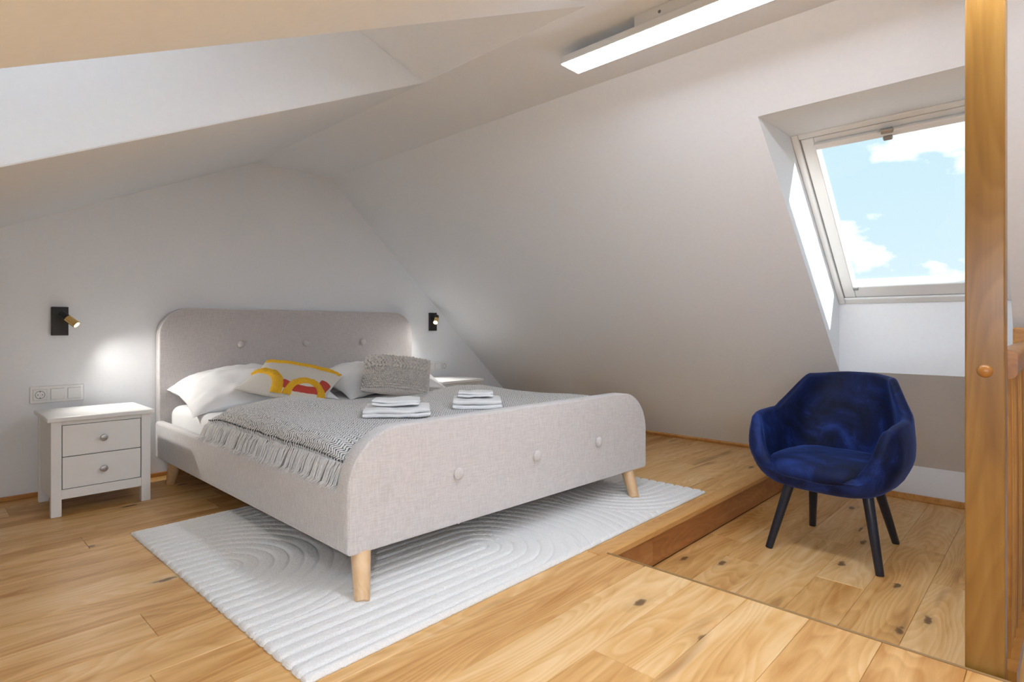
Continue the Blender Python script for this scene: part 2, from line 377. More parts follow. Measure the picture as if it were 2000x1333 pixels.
# right slope as four prisms round the skylight
OY0, OY1 = .178, 1.018
XT, ZT_, XBm = 2.711, zr(2.711), 4.051
wz = lambda x: 1.151 + SG * (4.051 - x)            # window plane
TH = .40; off = lambda x, z: (x + TN.x * TH, z + TN.z * TH)
full = [(XR, zr(XR)), (SX, 0), (SX + .05, -.05), off(SX + .05, -.05), off(XR - .15, zr(XR - .15))]
up = [(XR, zr(XR)), (XT, ZT_), (XT + .46, ZT_ + .012), (XT + .53, ZT_ + .10), off(XT, zr(XT)), off(XR - .15, zr(XR - .15))]
dn = [(XBm, zr(XBm)), (SX, 0), (SX + .05, -.05), off(SX + .05, -.05), (4.16, 1.16), (XBm, 1.151)]
b = MB(); b.prism(full, OY1, YB); b.prism(full, YF, OY0); b.prism(up, OY0, OY1); b.prism(dn, OY0, OY1)
wr = struct(b.build('wall_right', 'plaster', origin=(3.6, 1, 1)), 'sloping white attic wall with the skylight cut in it', 'wall')
struct(MB().box(4.78, 4.98, YF, YS + .02, -.30, zr(4.78) + .004).build('wall_knee', 'plaster', origin=(4.78, .6, 0)), 'low vertical kerb wall behind the blue armchair under the slope', 'wall')
# flat ceiling and left slope with the dormer
struct(MB().box(XK - .005, XR + .01, YF, YB, ZF, ZF + .3).build('ceiling', 'plaster', origin=(2.1, 1, ZF)), 'narrow flat ceiling strip carrying the long lamp', 'ceiling')
DY0, DY1 = 1.322, 2.335
sl = [(XL - .2, zl(XL - .2)), (XK, ZF), (XK, ZF + .3), (XL - .2, zl(XL - .2) + .3)]
b = MB(); b.prism(sl, DY1, YB); b.prism(sl, YF, DY0)
struct(b.build('ceiling', 'plaster', origin=(.5, 1, 1.6)), 'low sloping ceiling rising from the left knee wall to the flat strip', 'ceiling')
xd = XK - (2.62 - ZF) / .3316
XD = -.35                                 # unseen dormer window wall, set inward so more daylight reaches the cheek
ck = [(XK - .02, ZF + .003), (xd, 2.625), (XD - .2, 2.625), (XD - .2, zl(XD - .2) + .004), (XK - .02, zl(XK - .02) + .004)]
b = MB(); b.prism(ck, DY1 - .002, DY1 + .1); b.prism(ck, DY0 - .1, DY0 + .002)
struct(b.build('wall_dormer', 'plaster', origin=(.5, 1.8, 2)), 'pale triangular cheek walls of the dormer in the sloping ceiling', 'wall')
b = MB(); b.prism([(XK, ZF), (xd, 2.62), (XD - .2, 2.62), (XD - .2, 2.8), (xd, 2.8), (XK + .0, ZF + .25)], DY0 - .1, DY1 + .1)
struct(b.build('ceiling', 'plaster', origin=(.5, 1.8, 2.5)), 'ceiling of the dormer rising away from the flat strip', 'ceiling')
WZ0, WZ1 = zl(XD) + .06, 2.56
b = MB(); sd = [(XL - .2, zl(XL - .2)), (XD, zl(XD)), (XD, WZ0), (XD - .2, WZ0), (XD - .2, zl(XD) + .2), (XL - .2, zl(XL - .2) + .3)]
b.prism([(XL - .2, zl(XL - .2)), (XD, zl(XD)), (XD, WZ0), (XD - .2, WZ0), (XL - .2, zl(XL - .2) + .15)], DY0, DY1)
b.box(XD - .2, XD, DY0, DY0 + .04, WZ0, 2.62); b.box(XD - .2, XD, DY1 - .04, DY1, WZ0, 2.62); b.box(XD - .2, XD, DY0 + .04, DY1 - .04, WZ1, 2.62)
struct(b.build('wall_dormer_end', 'plaster', origin=(XD, 1.8, 1.5)), 'narrow white surround of the dormer window', 'wall')
struct(MB().box(XL - .2, XL, YF, YB, -.3, zl(XL) + .02).build('wall_left', 'plaster', origin=(XL, 1, 0)), 'low knee wall under the sloping ceiling', 'wall')
# baseboards: slim oak fillets
struct(MB().box(XL, 4.80, YB - .014, YB, 0, .026, .004).build('baseboard_back', 'nosing', origin=(2, YB, 0)), 'slim oak fillet along the foot of the headboard wall', 'baseboard')
b = MB(); b.prism([(SX - .03, 0), (SX - .05, .022), (SX - .035, .032), (SX, 0)], YS + .05, YB - .014)
struct(b.build('baseboard_right', 'nosing', origin=(SX, 3, 0)), 'slim oak fillet along the foot of the slope beside the bed', 'baseboard')
struct(MB().box(4.762, 4.78, .08, YS, ZL, ZL + .042, .004).build('baseboard_knee', 'nosing', origin=(4.77, .8, ZL)), 'oak fillet along the kerb wall behind the armchair', 'baseboard')
# stairwell behind the railing
b = MB(); b.box(XE - .02, 4.9, -1.05, -.95, -1.6, -.016); b.box(XE - .02, 4.9, .05, .075, -1.6, ZL - .02); b.box(XE - .12, XE - .02, -.95, .05, -1.6, -.30); b.box(4.8, 4.9, -.95, .05, -1.6, -.28); b.box(XE - .02, 4.9, -.95, .05, -1.7, -1.6)
struct(b.build('wall_stairwell', 'plaster', origin=(3.4, -.4, -.8)), 'white lining of the stairwell beyond the railing', 'wall')
st = thing('staircase', 'oak staircase going down beyond the balustrade', 'stairs', (3.3, -.45, -1.6))
for i in range(8):
    x0 = XE + .02 + i * .25; z = -.19 * (i + 1)
    if z < -1.58: break
    MB().box(x0, x0 + .28, -.94, .045, z - .035, z, .006).build('tread', 'riser', st, origin=(x0 + .14, -.45, z))
    MB().box(x0, x0 + .018, -.94, .045, z, z + .155).build('riser', 'riser', st, origin=(x0, -.45, z + .07))

# ------------------------------------------------------------ skylight window_1
Ey = Vector((0, 1, 0)); Es = Vector((1, 0, -SG)).normalized(); En = TN
W0 = Vector((3.152, 0, wz(3.152)))
def slab(mb, y0, y1, s0, s1, n0, n1, c=0):
    t = MB().box(y0, y1, s0, s1, n0, n1, c)
    return mb.add([W0 + Ey * p[0] + Es * p[1] + En * p[2] for p in t.v], t.f)
win = thing('window_1', 'white roof window in the sloping wall showing blue sky and clouds', 'window', (3.6, .6, 1.57), kind='structure')
SE = 1.228; FY0, FY1 = OY0, OY1
wo_ = tuple(W0 + Ey * .6 + Es * .6)
def ring(name, y0, y1, s0, s1, wl, wt, wb, n0, n1, material, c=.006):
    for (a, b2, d, e) in ((y0, y0 + wl, s0, s1), (y1 - wl, y1, s0, s1), (y0 + wl, y1 - wl, s0, s0 + wt), (y0 + wl, y1 - wl, s1 - wb, s1)):
        m = MB(); slab(m, a, b2, d, e, n0, n1, c); m.build(name, material, win, origin=wo_)
ring('frame', FY0, FY1, 0, SE, .035, .030, .045, -.012, .10, 'upvc')
ring('seal', FY0 + .034, FY1 - .034, .029, SE - .044, .006, .006, .006, .0, .08, 'seal', 0)
ring('sash', FY0 + .040, FY1 - .040, .035, SE - .050, .062, .055, .085, -.004, .07, 'upvc')
gl = MB(); slab(gl, FY0 + .09, FY1 - .09, .08, SE - .12, .035, .045); gl.build('pane', 'glass', win, origin=wo_)
m = MB(); slab(m, FY0 + .10, FY1 - .10, .060, .095, -.035, -.006, .008); m.build('ventilation_bar', 'upvc', win, origin=wo_)
m = MB(); slab(m, .57, .625, .045, .068, -.052, -.030, .006); slab(m, .578, .617, .085, .105, -.05, -.03, .005); m.build('latch', 'grey_metal', win, origin=wo_)
m = MB(); slab(m, FY1 - .125, FY1 - .10, SE - .13, SE - .115, -.012, -.004, 0); m.build('corner_clip', 'seal', win, origin=wo_)
cz = W0 + Es * (SE / 2) + En * .12 + Ey * .6
portal('skylight_daylight', cz, (0, -(PI / 2 - math.atan2(1, SG)) + PI, 0) if False else Vector((-TN.x, 0, -TN.z)).to_track_quat('-Z', 'Y').to_euler(), .8, 1.2)
# dormer window_2
win2 = thing('window_2', 'tall white dormer window at the end of the dormer cheeks', 'window', (XD - .1, 1.83, WZ0), kind='structure')
for a, b2, d, e in ((DY0 + .04, DY0 + .11, WZ0, WZ1), (DY1 - .11, DY1 - .04, WZ0, WZ1), (DY0 + .11, DY1 - .11, WZ0, WZ0 + .08), (DY0 + .11, DY1 - .11, WZ1 - .07, WZ1)):
    MB().box(XD - .14, XD - .05, a, b2, d, e, .006).build('frame', 'upvc', win2, origin=(XD, 1.8, 1.7))
MB().box(XD - .10, XD - .09, DY0 + .10, DY1 - .10, WZ0 + .07, WZ1 - .06).build('pane', 'glass', win2, origin=(XD, 1.8, 1.7))
portal('dormer_daylight', (XD - .22, 1.83, (WZ0 + WZ1) / 2), Vector((1, 0, 0)).to_track_quat('-Z', 'Z').to_euler(), 1.25, 1.25)

# ------------------------------------------------------------ ceiling lamp
lamp = thing('ceiling_lamp', 'long slim white LED panel lamp on the flat ceiling', 'lamp', (2.04, .9, ZF))
LY0, LY1 = -.80, 1.592
MB().box(1.978, 2.106, LY0, LY1, 2.1515, 2.182, .002).build('housing', 'lamp_alu', lamp, origin=(2.04, .9, 2.17))
MB().box(1.983, 2.101, LY0 + .004, LY1 - .004, 2.1475, 2.1525).build('diffuser', 'led', lamp, origin=(2.04, .9, 2.15))
mo = MB().box(1.995, 2.09, LY0 + .33, LY1 - .36, 2.182, ZF, .002).build('mount', 'lamp_alu', lamp, origin=(2.04, .9, 2.2))
MB().lathe([(.006, 0), (.006, .002), (.003, .003)], (1.995, 1.12, 2.21), (-1, 0, 0), 10).build('screw', 'screw', mo, origin=(1.995, 1.12, 2.21))

# added fill light under the low slope, out of view, lifts back wall and bed
fill_slope = thing('ceiling_lamp', 'added fill light panel out of view under the low sloping ceiling', 'lamp', (-.25, -.4, zl(-.25)))
Ux = Vector((1, 0, LG)).normalized(); Un = Vector((LG, 0, -1)).normalized(); L0 = Vector((-.25, 0, zl(-.25)))
def under(mb, u0, u1, y0, y1, n0, n1, c=0):
    t = MB().box(u0, u1, y0, y1, n0, n1, c); return mb.add([L0 + Ux * p[0] + Ey * p[1] + Un * p[2] for p in t.v], t.f)
under(MB(), -.075, .075, -1.20, .30, .052, .080, .002).build('housing', 'lamp_alu', fill_slope, origin=(-.25, -.4, 1.25))
under(MB(), -.070, .070, -1.195, .295, .0805, .0855).build('diffuser', 'slope_fill', fill_slope, origin=(-.25, -.4, 1.25))
under(MB(), -.045, .045, -.9, 0, .0, .052, .002).build('mount', 'lamp_alu', fill_slope, origin=(-.25, -.4, 1.25))

fill_dormer = thing('ceiling_lamp', 'added fill light panel out of view on the dormer ceiling', 'lamp', (.15, 1.83, 2.62))  # fill light added out of view to brighten the dormer cheek and bed side
MB().box(.06, .24, 1.43, 2.23, 2.555, 2.585, .002).build('housing', 'lamp_alu', fill_dormer, origin=(.15, 1.83, 2.57))
MB().box(.065, .235, 1.435, 2.225, 2.549, 2.5545).build('diffuser', 'dormer_fill', fill_dormer, origin=(.15, 1.83, 2.55))
MB().box(.10, .20, 1.6, 2.06, 2.585, 2.62, .002).build('mount', 'lamp_alu', fill_dormer, origin=(.15, 1.83, 2.6))

# ------------------------------------------------------------ wall spots
def wall_spot(label, x, z, p0, p1):
    t = thing('wall_spotlight', label, 'lamp', (x, YB, z - .085), 'reading spots on the headboard wall')
    MB().box(x - .041, x + .041, YB - .028, YB - .0005, z - .086, z + .086, .003).build('plate', 'black', t, origin=(x, YB, z))
    p0 = Vector(p0); p1 = Vector(p1); d = (p1 - p0).normalized(); L = (p1 - p0).length
    R = .0215
    MB().tube([(x + (p0.x - x) * .5, YB - .025, p0.z + .004), p0 - d * .01], .009, 10).build('joint', 'black', t, origin=p0)
    MB().lathe([(.004, -.05), (R * .93, -.046), (R * .93, .0)], p0, d, 24).build('head', 'black', t, smooth=True, origin=p0)
    s = MB().lathe([(R, 0), (R, L), (R * .86, L), (R * .80, L - .010), (0, L - .010)], p0, d, 28).build('brass_sleeve', 'gold', t, smooth=True, origin=p0)
    MB().lathe([(R * .78, L - .009), (R * .6, L - .005), (0, L - .003)], p0, d, 20).build('lens', 'bulb', s, smooth=True, origin=p0)
    l = bpy.data.lights.new('spot_beam', 'SPOT'); l.energy = SPOT_W; l.color = (1, .965, .91); l.spot_size = math.radians(130); l.spot_blend = 1.0; l.shadow_soft_size = .014
    lo = bpy.data.objects.new('spot_beam', l); C.objects.link(lo); lo.parent = t; lo.location = (p1 + d * .006 - Vector((x, YB, z - .085))) * K
    lo.rotation_euler = d.to_track_quat('-Z', 'Y').to_euler()
    return t
wall_spot('black wall spot with brass tip above the white nightstand with two drawers', .642, 1.035, (.668, 4.303, 1.053), (.709, 4.272, 1.012))
wall_spot('black wall spot facing out beside the sloping wall, lens glaring', 3.49, 1.05, (3.474, 4.303, 1.075), (3.440, 4.272, 1.041))

# ------------------------------------------------------------ sockets
def wall_plate(label, xc, zc, kinds):
    t = thing('switch_plate', label, 'socket', (xc, YB, zc), 'triple switch frames on the headboard wall')
    wq, hq = .258, .100; y1 = YB - .0003
    MB().box(xc - wq / 2, xc + wq / 2, y1 - .009, y1, zc - hq / 2, zc + hq / 2, .003).build('frame', 'plastic', t, origin=(xc, YB, zc))
    for i, k in enumerate(kinds):
        x = xc + (i - 1) * .082; s = .0315
        MB().box(x - s - .001, x + s + .001, y1 - .0095, y1 - .008, zc - s - .001, zc + s + .001).build('gap_line', 'seal', t, origin=(x, YB, zc))
        if k == 'switch': MB().add([(x - s, y1 - .0125, zc - s), (x + s, y1 - .0125, zc - s), (x + s, y1 - .017, zc + s), (x - s, y1 - .017, zc + s), (x - s, y1 - .008, zc - s), (x + s, y1 - .008, zc - s), (x + s, y1 - .008, zc + s), (x - s, y1 - .008, zc + s)], [(0, 1, 2, 3), (4, 7, 6, 5), (0, 4, 5, 1), (1, 5, 6, 2), (2, 6, 7, 3), (3, 7, 4, 0)]).build('rocker', 'plastic', t, origin=(x, YB, zc))
        else:
            so = MB().box(x - s, x + s, y1 - .013, y1 - .008, zc - s, zc + s, .001).build('socket_face', 'plastic', t, origin=(x, YB, zc))
            MB().lathe([(.024, 0), (.0235, .0012), (.0215, .0012), (.021, -.002)], (x, y1 - .013, zc), (0, -1, 0), 24).build('well_rim', 'seal', so, origin=(x, YB, zc))
            MB().lathe([(.0205, 0), (.0205, .0016), (0, .0016)], (x, y1 - .0129, zc), (0, -1, 0), 24).build('well', 'plastic', so, origin=(x, YB, zc))
            for dx in (-.0105, .0105): MB().lathe([(.0028, 0), (.0028, .0004), (0, .0004)], (x + dx, y1 - .0146, zc), (0, -1, 0), 10).build('pin_hole', 'gap', so, origin=(x, YB, zc))
            for dz in (-.0185, .0185): MB().box(x - .003, x + .003, y1 - .0152, y1 - .0144, zc + dz - .003, zc + dz + .003).build('earth_clip', 'screw', so, origin=(x, YB, zc))
    return t
wall_plate('white triple plate with socket and two switches above the white nightstand', .632, .598, ('socket', 'switch', 'switch'))
wall_plate('white triple plate with socket beside the right of the headboard', 3.552, .618, ('switch', 'switch', 'socket'))

# ------------------------------------------------------------ nightstands
def nightstand(label, x0, y0):
    W, D, H = .455, .43, .525; x1 = x0 + W; y1 = y0 + D
    t = thing('nightstand', label, 'nightstand', (x0 + W / 2, y0 + D / 2, 0), 'white nightstands at the headboard')
    O = (x0 + W / 2, y0 + D / 2, 0)
    MB().box(x0 - .018, x1 + .018, y0 - .022, y1 + .008, H - .024, H, .005).build('top', 'white', t, origin=O)
    for xa in (x0, x1 - .045):
        for ya in (y0, y1 - .035): MB().box(xa, xa + .045, ya, ya + .035, 0, H - .024, .0015).build('leg', 'white', t, origin=O)
    for xa in (x0 + .006, x1 - .022): MB().box(xa, xa + .016, y0 + .035, y1 - .035, .09, H - .024).build('side_panel', 'white', t, origin=O)
    MB().box(x0 + .045, x1 - .045, y1 - .02, y1 - .008, .09, H - .024).build('back_panel', 'white', t, origin=O)
    MB().box(x0 + .045, x1 - .045, y0 + .004, y0 + .022, .088, .138, .001).build('lower_rail', 'white', t, origin=O)
    MB().box(x0 + .045, x1 - .045, y0 + .004, y0 + .022, .480, H - .024, .001).build('upper_rail', 'white', t, origin=O)
    MB().box(x0 + .045, x1 - .045, y0 + .016, y0 + .024, .138, .480).build('gap_shade_sheet', 'gap', t, origin=O)  # dark sheet standing in for the shade between the drawer fronts
    for za, zb in ((.1415, .3085), (.3125, .477)):
        d = MB().box(x0 + .049, x1 - .049, y0 + .003, y0 + .020, za, zb, .0015).build('drawer', 'white', t, origin=O)
        xc, zc = x0 + W / 2, (za + zb) / 2
        MB().lathe([(.009, 0), (.008, .012), (.0165, .018), (.0185, .024), (.0165, .031), (.008, .034), (0, .035)], (xc, y0 + .003, zc), (0, -1, 0), 20).build('knob', 'grey_metal', d, smooth=True, origin=(xc, y0, zc))
    return t
nightstand('white two drawer nightstand with grey knobs below the triple plate', .524, 3.822)
nightstand('white nightstand tucked between bed and sloping wall, only its top showing', 3.215, 3.895)

# ------------------------------------------------------------ bed
bed = thing('bed', 'light grey upholstered double bed with rounded headboard and wooden legs', 'bed', (2.14, 3.1, 0))
def outline(x0, x1, z0, z1, r, inset=0, n=14, rb=.012):
    x0 += inset; x1 -= inset; z0 += inset; z1 -= inset; r = max(.005, r - inset); p = []
    for cx, cz, a0, rr in ((x0 + rb, z0 + rb, PI, rb), (x1 - rb, z0 + rb, 1.5 * PI, rb), (x1 - r, z1 - r, 0, r), (x0 + r, z1 - r, .5 * PI, r)):
        m = n if rr == r else 4
        p += [(cx + rr * math.cos(a0 + .5 * PI * k / m), cz + rr * math.sin(a0 + .5 * PI * k / m)) for k in range(m + 1)]
    return p
def panel(x0, x1, z0, z1, r, y0, y1, e=.016, puff=.012):
    layers = [(y0 + .0, .075), (y0 + .003, .040), (y0 + e * .35, e * .35), (y0 + e, 0), (y1 - e, 0), (y1 - e * .3, e * .3), (y1, .02)]
    b = MB(); vs = []; first = None
    for yv, ins in layers:
        o = outline(x0, x1, z0, z1, r, ins); n = len(o); vs += [(px, yv, pz) for px, pz in o]
    fs = [(l * n + i, l * n + (i + 1) % n, (l + 1) * n + (i + 1) % n, (l + 1) * n + i) for l in range(len(layers) - 1) for i in range(n)]
    fs += [tuple(range(n - 1, -1, -1)), tuple((len(layers) - 1) * n + i for i in range(n))]
    return b.add(vs, fs)
def piping(x0, x1, z0, z1, r, yv, rad=.006):
    o = outline(x0, x1, z0, z1, r, 0.0035); pts = [(px, yv, pz) for px, pz in o]
    return MB().tube(pts + [pts[0]], rad, 6, cap=False)
def button(x, yv, z, h=.7): return MB().lathe([(.016, -.006), (.016, .002), (.0255, .006 * h), (.0265, .012 * h), (.022, .020 * h), (.011, .0245 * h), (0, .0255 * h)], (x, yv, z), (0, -1, 0), 24)
HB = (1.152, 3.187, .15, 1.128, .185)
hb = panel(*HB, 4.292, 4.384).build('headboard', 'linen_head', bed, smooth=True, origin=(2.17, 4.34, .6)); hb['label'] = 'taupe grey rounded headboard with three buttons'
piping(*HB, 4.304, .005).build('piping', 'linen', hb, smooth=True, origin=(2.17, 4.3, .6))
for bx in (1.668, 2.163, 2.668): button(bx, 4.292, .876, 1.1).build('button', 'linen_head', hb, smooth=True, origin=(bx, 4.29, .876))
FB = (1.124, 3.118, .15, .611, .235)
rot = Matrix.Translation((1.124, 1.90, 0)) @ Matrix.Rotation(math.radians(-1.86), 4, 'Z') @ Matrix.Translation((-1.124, -1.90, 0))
fb = panel(*FB, 1.90, 2.0).xf(rot).build('footboard', 'linen', bed, smooth=True, origin=(2.12, 1.92, .38))
piping(*FB, 1.912, .0045).xf(rot).build('piping', 'linen', fb, smooth=True, origin=(2.12, 1.92, .38))
for bx in (1.641, 2.134, 2.629):
    bz = .370; button(bx, 1.90, bz).xf(rot).build('button', 'linen', fb, smooth=True, origin=(bx, 1.87, bz))
MB().add([(1.66, 1.93, .15), (1.70, 1.93, .15), (1.68, 1.922, .132), (1.66, 1.934, .15), (1.70, 1.934, .15), (1.68, 1.926, .132)], [(0, 1, 2), (5, 4, 3), (0, 3, 4, 1), (1, 4, 5, 2), (2, 5, 3, 0)]).build('fabric_tag', 'sheet', fb, origin=(1.68, 1.93, .14))
def rail(xa, xb):
    b = MB(); prof = []
    for cx, cz, a0, rr in ((xa + .006, .156, PI, .006), (xb - .006, .156, 1.5 * PI, .006), (xb - .02, .362, 0, .02), (xa + .02, .362, .5 * PI, .02)):
        prof += [(cx + rr * math.cos(a0 + .5 * PI * k / 4), cz + rr * math.sin(a0 + .5 * PI * k / 4)) for k in range(5)]
    return b.prism(prof, 1.99, 4.30)
rail(1.130, 1.186).build('side_rail', 'linen', bed, smooth=True, origin=(1.15, 3.1, .26))
rail(3.070, 3.126).build('side_rail', 'linen', bed, smooth=True, origin=(3.1, 3.1, .26))
MB().box(1.186, 3.070, 1.99, 4.29, .16, .215).build('slatted_base', 'subfloor', bed, origin=(2.1, 3.1, .19))
for tp, bt in (((1.205, 1.950, .155), (1.132, 1.822, .0095)), ((2.985, 1.895, .155), (2.905, 1.790, .0095)), ((1.180, 4.07, .155), (1.168, 4.12, .0)), ((3.07, 4.07, .155), (3.10, 4.12, 0))):
    d = (Vector(tp) - Vector(bt)).normalized(); L = (Vector(tp) - Vector(bt)).length
    MB().lathe([(.025, 0), (.0275, .004), (.039, L)], bt, d, 24).build('leg', 'legwood', bed, smooth=True, origin=bt)

# ------------------------------------------------------------ bedding
def rbox(x0, x1, y0, y1, z0, z1, r, nz=0.0, n=26):
    b = bmesh.new(); bmesh.ops.create_cube(b, size=1)
    for v in b.verts: v.co = Vector(((x0 + x1) / 2 + v.co.x * (x1 - x0), (y0 + y1) / 2 + v.co.y * (y1 - y0), (z0 + z1) / 2 + v.co.z * (z1 - z0)))
    bmesh.ops.bevel(b, geom=b.edges[:], offset=r, segments=5, profile=.5, affect='EDGES'); b.verts.index_update()
    m = MB().add([v.co for v in b.verts], [[v.index for v in f.verts] for f in b.faces]); b.free(); return m
tag(rbox(1.206, 3.050, 2.02, 4.282, .216, .482, .06).build('mattress', 'sheet', smooth=True, origin=(2.1, 3.1, .216)), 'white sheeted mattress lying in the grey bed frame', 'mattress')

def edge_y(x): return 3.47 - .10 * sst(1.25, 1.7, x) + .03 * math.sin(x * 5)
def top_z(x, y):
    z = .545 + .058 * math.exp(-((x - 1.52) / .26) ** 2 - ((y - 3.12) / .38) ** 2) + .016 * fbm(x * 1.7, y * 1.7, 3.1, 2)
    z += .012 * math.exp(-((x - 2.9) / .3) ** 2)
    z -= .05 * sst(edge_y(x) - .16, edge_y(x) + .01, y)
    z -= .045 * (1 - sst(2.0, 2.22, y))
    return z
def drape(name, material, lift, y0, dy_head, xl, zl_, xr, zr_, nx=150, ny=130, thick=.006):
    b = MB(); vs = []; uvs = []
    for j in range(ny):
        fy = j / (ny - 1)
        for i in range(nx):
            fx = i / (nx - 1); x = xl + (xr - xl) * fx
            yh = edge_y(min(max(x, 1.25), 3.0)) + dy_head; y = y0 + (yh - y0) * fy
            # left hang
            q = fx * (xr - xl + .10 + .10)
            if q < .10:
                a = q / .10; ang = a * PI / 2; z1 = top_z(xl + .085, y); px = xl + .085 * (1 - math.cos(ang)); pz = zl_ + (z1 - zl_) * max(0, math.sin(ang)) ** .85
                px -= .006 * math.sin(y * 21 + 2 * math.sin(y * 7)) * (1 - a)
            elif q > xr - xl + .10:
                a = (q - (xr - xl + .10)) / .10; ang = (1 - a) * PI / 2; z1 = top_z(xr - .06, y); px = xr - .06 * (1 - math.cos(ang)); pz = zr_ + (z1 - zr_) * max(0, math.sin(ang)) ** .85
            else:
                px = xl + .085 + (q - .10) * (xr - xl - .145) / (xr - xl); pz = top_z(px, y)
            vs.append((px, y, pz + lift)); uvs.append((q, y))
    fs = [(j * nx + i, j * nx + i + 1, (j + 1) * nx + i + 1, (j + 1) * nx + i) for j in range(ny - 1) for i in range(nx - 1)]
    n0 = len(vs); N2 = list(vs)
    low = [(p[0] + (.5 * thick if p[0] < xl + .05 else 0), p[1], p[2] - thick) for p in vs]
    fs2 = [tuple(n0 + k for k in reversed(f)) for f in fs]
    bd = [i for i in range(nx)] + [j * nx + nx - 1 for j in range(1, ny)] + [(ny - 1) * nx + i for i in range(nx - 2, -1, -1)] + [j * nx for j in range(ny - 2, 0, -1)]
    fs3 = [(bd[k], bd[(k + 1) % len(bd)], n0 + bd[(k + 1) % len(bd)], n0 + bd[k]) for k in range(len(bd))]
    b.add(vs + low, fs + fs2 + fs3)
    ob = b.build(name, material, smooth='all', origin=(2.1, 2.7, .5), fix=False)
    uvl = ob.data.uv_layers.new(name='UVMap'); uu = uvs + uvs
    for l in ob.data.loops: uvl.data[l.index].uv = uu[l.vertex_index]
    return ob, vs, nx, ny
dv, *_ = drape('duvet', 'sheet', -.014, 2.03, -.035, 1.195, .470, 3.068, .46, 60, 50, .010)
tag(dv, 'thin white duvet just visible under the edge of the woven throw', 'duvet')
th, tv, tnx, tny = drape('throw_blanket', 'throw', 0, 2.015, 0, 1.183, .462, 3.088, .41)
tag(th, 'black and white herringbone woven throw with cream fringe covering the bed', 'blanket')
# fringe along the left edge: far too many yarns to count
fr = MB(); rg = random.Random(3); NT_ = 105
for j in range(NT_):
    fy = j / (NT_ - 1); k = min(int(fy * (tny - 1)), tny - 2); p = Vector(tv[k * tnx]); p.y = tv[0][1] + (tv[(tny - 1) * tnx][1] - tv[0][1]) * fy
    tl = rg.uniform(-.018, .018) + .006 * math.sin(j * .35) + (.03 if fy > .97 else 0); tln = rg.uniform(.070, .095)
    for s_ in range(3):
        q0 = p + Vector((-.002, (s_ - 1) * .0016, .008)); ln = tln * rg.uniform(.8, 1.15); lean = tl + (s_ - 1) * .007 + rg.uniform(-.003, .003)
        z2 = max(.393, q0.z - ln * .5); z3 = max(.3885 + rg.uniform(0, .010), q0.z - ln); xo = rg.uniform(-.004, .004)
        fr.tube([q0, q0 + Vector((-.007, lean * .2, -.012)), Vector((q0.x - .018 + xo, q0.y + lean * .55, z2 + .008)), Vector((q0.x - .036 + xo, q0.y + lean * .9, .3905)), Vector((q0.x - .050 - rg.uniform(0, .010) + xo * .4, q0.y + lean * rg.uniform(1, 1.5), rg.uniform(.366, .389)))], [.0022, .0017, .0019, .0018, .0009], 4)
f_ob = fr.build('fringe', 'fringe', th, smooth='all', origin=(1.16, 2.7, .43), fix=False); f_ob['kind'] = 'stuff'
kn = MB()
for j in range(64):
    fy = j / 63; k = min(int(fy * (tny - 1)), tny - 2); p = Vector(tv[k * tnx + 1]); p.y = tv[0][1] + (tv[(tny - 1) * tnx][1] - tv[0][1]) * fy
    kn.lathe([(.001, -.005), (.003, -.002), (.003, .002), (.001, .005)], p + Vector((-.004, 0, .002)), (0, .2, 1), 6)
k_ob = kn.build('fringe_knots', noise_mat('dark_yarn', (.04, .04, .04), (.10, .10, .10), 60, .95, 0), th, origin=(1.16, 2.7, .46), fix=False); k_ob['kind'] = 'stuff'

def pillow(w, h, t, pinch=.10, n=34, wr=.0, seed=0, fl=.55, droop=0):
    def P(u, v, s):
        x = w / 2 * u * (1 - pinch * (1 - v * v) * (1 if w > h else 1.2)); y = h / 2 * v * (1 - pinch * (1 - u * u))
        e = max(0, (1 - abs(u) ** 2.6)) * max(0, (1 - abs(v) ** 2.6))
        z = s * t / 2 * e ** fl
        z -= droop * (u * u * u * u + .5 * v * v)
        z += wr * fbm(u * 2.2 + seed, v * 2.2, s * 3.7 + seed) * (e ** .3) + wr * .4 * fbm(u * 6 + seed, v * 6, s, 2) * (e ** .3)
        return Vector((x, y, z))
    b = MB()
    c = lambda i: math.sin((i / (n - 1) - .5) * PI)
    for s in (1, -1): b.grid(lambda i, j: P(c(i), c(j), s), n, n)
    return b, P
def frame_from(pos, ex, ey):
    ex = Vector(ex).normalized(); ey = Vector(ey); ez = ex.cross(ey).normalized(); ey = ez.cross(ex)
    m = Matrix((ex, ey, ez)).transposed().to_4x4(); m.translation = Vector(pos); return m
pl, _ = pillow(.94, .60, .215, .05, 40, .026, 1.0, .55, .055)
tag(pl.xf(frame_from((1.650, 3.985, .615), (1, -.04, .03), (.03, .95, .20))).build('pillow', 'sheet', smooth='all', origin=(1.64, 3.97, .5)), 'plump white pillow behind the patterned yellow cushion', 'pillow', 'white pillows against the headboard')
pl, _ = pillow(.94, .60, .205, .05, 40, .026, 5.0, .55, .055)
tag(pl.xf(frame_from((2.660, 3.975, .612), (1, .03, -.01), (-.02, .95, .20))).build('pillow', 'sheet', smooth='all', origin=(2.66, 3.97, .5)), 'white pillow behind the chunky beige knit cushion', 'pillow', 'white pillows against the headboard')

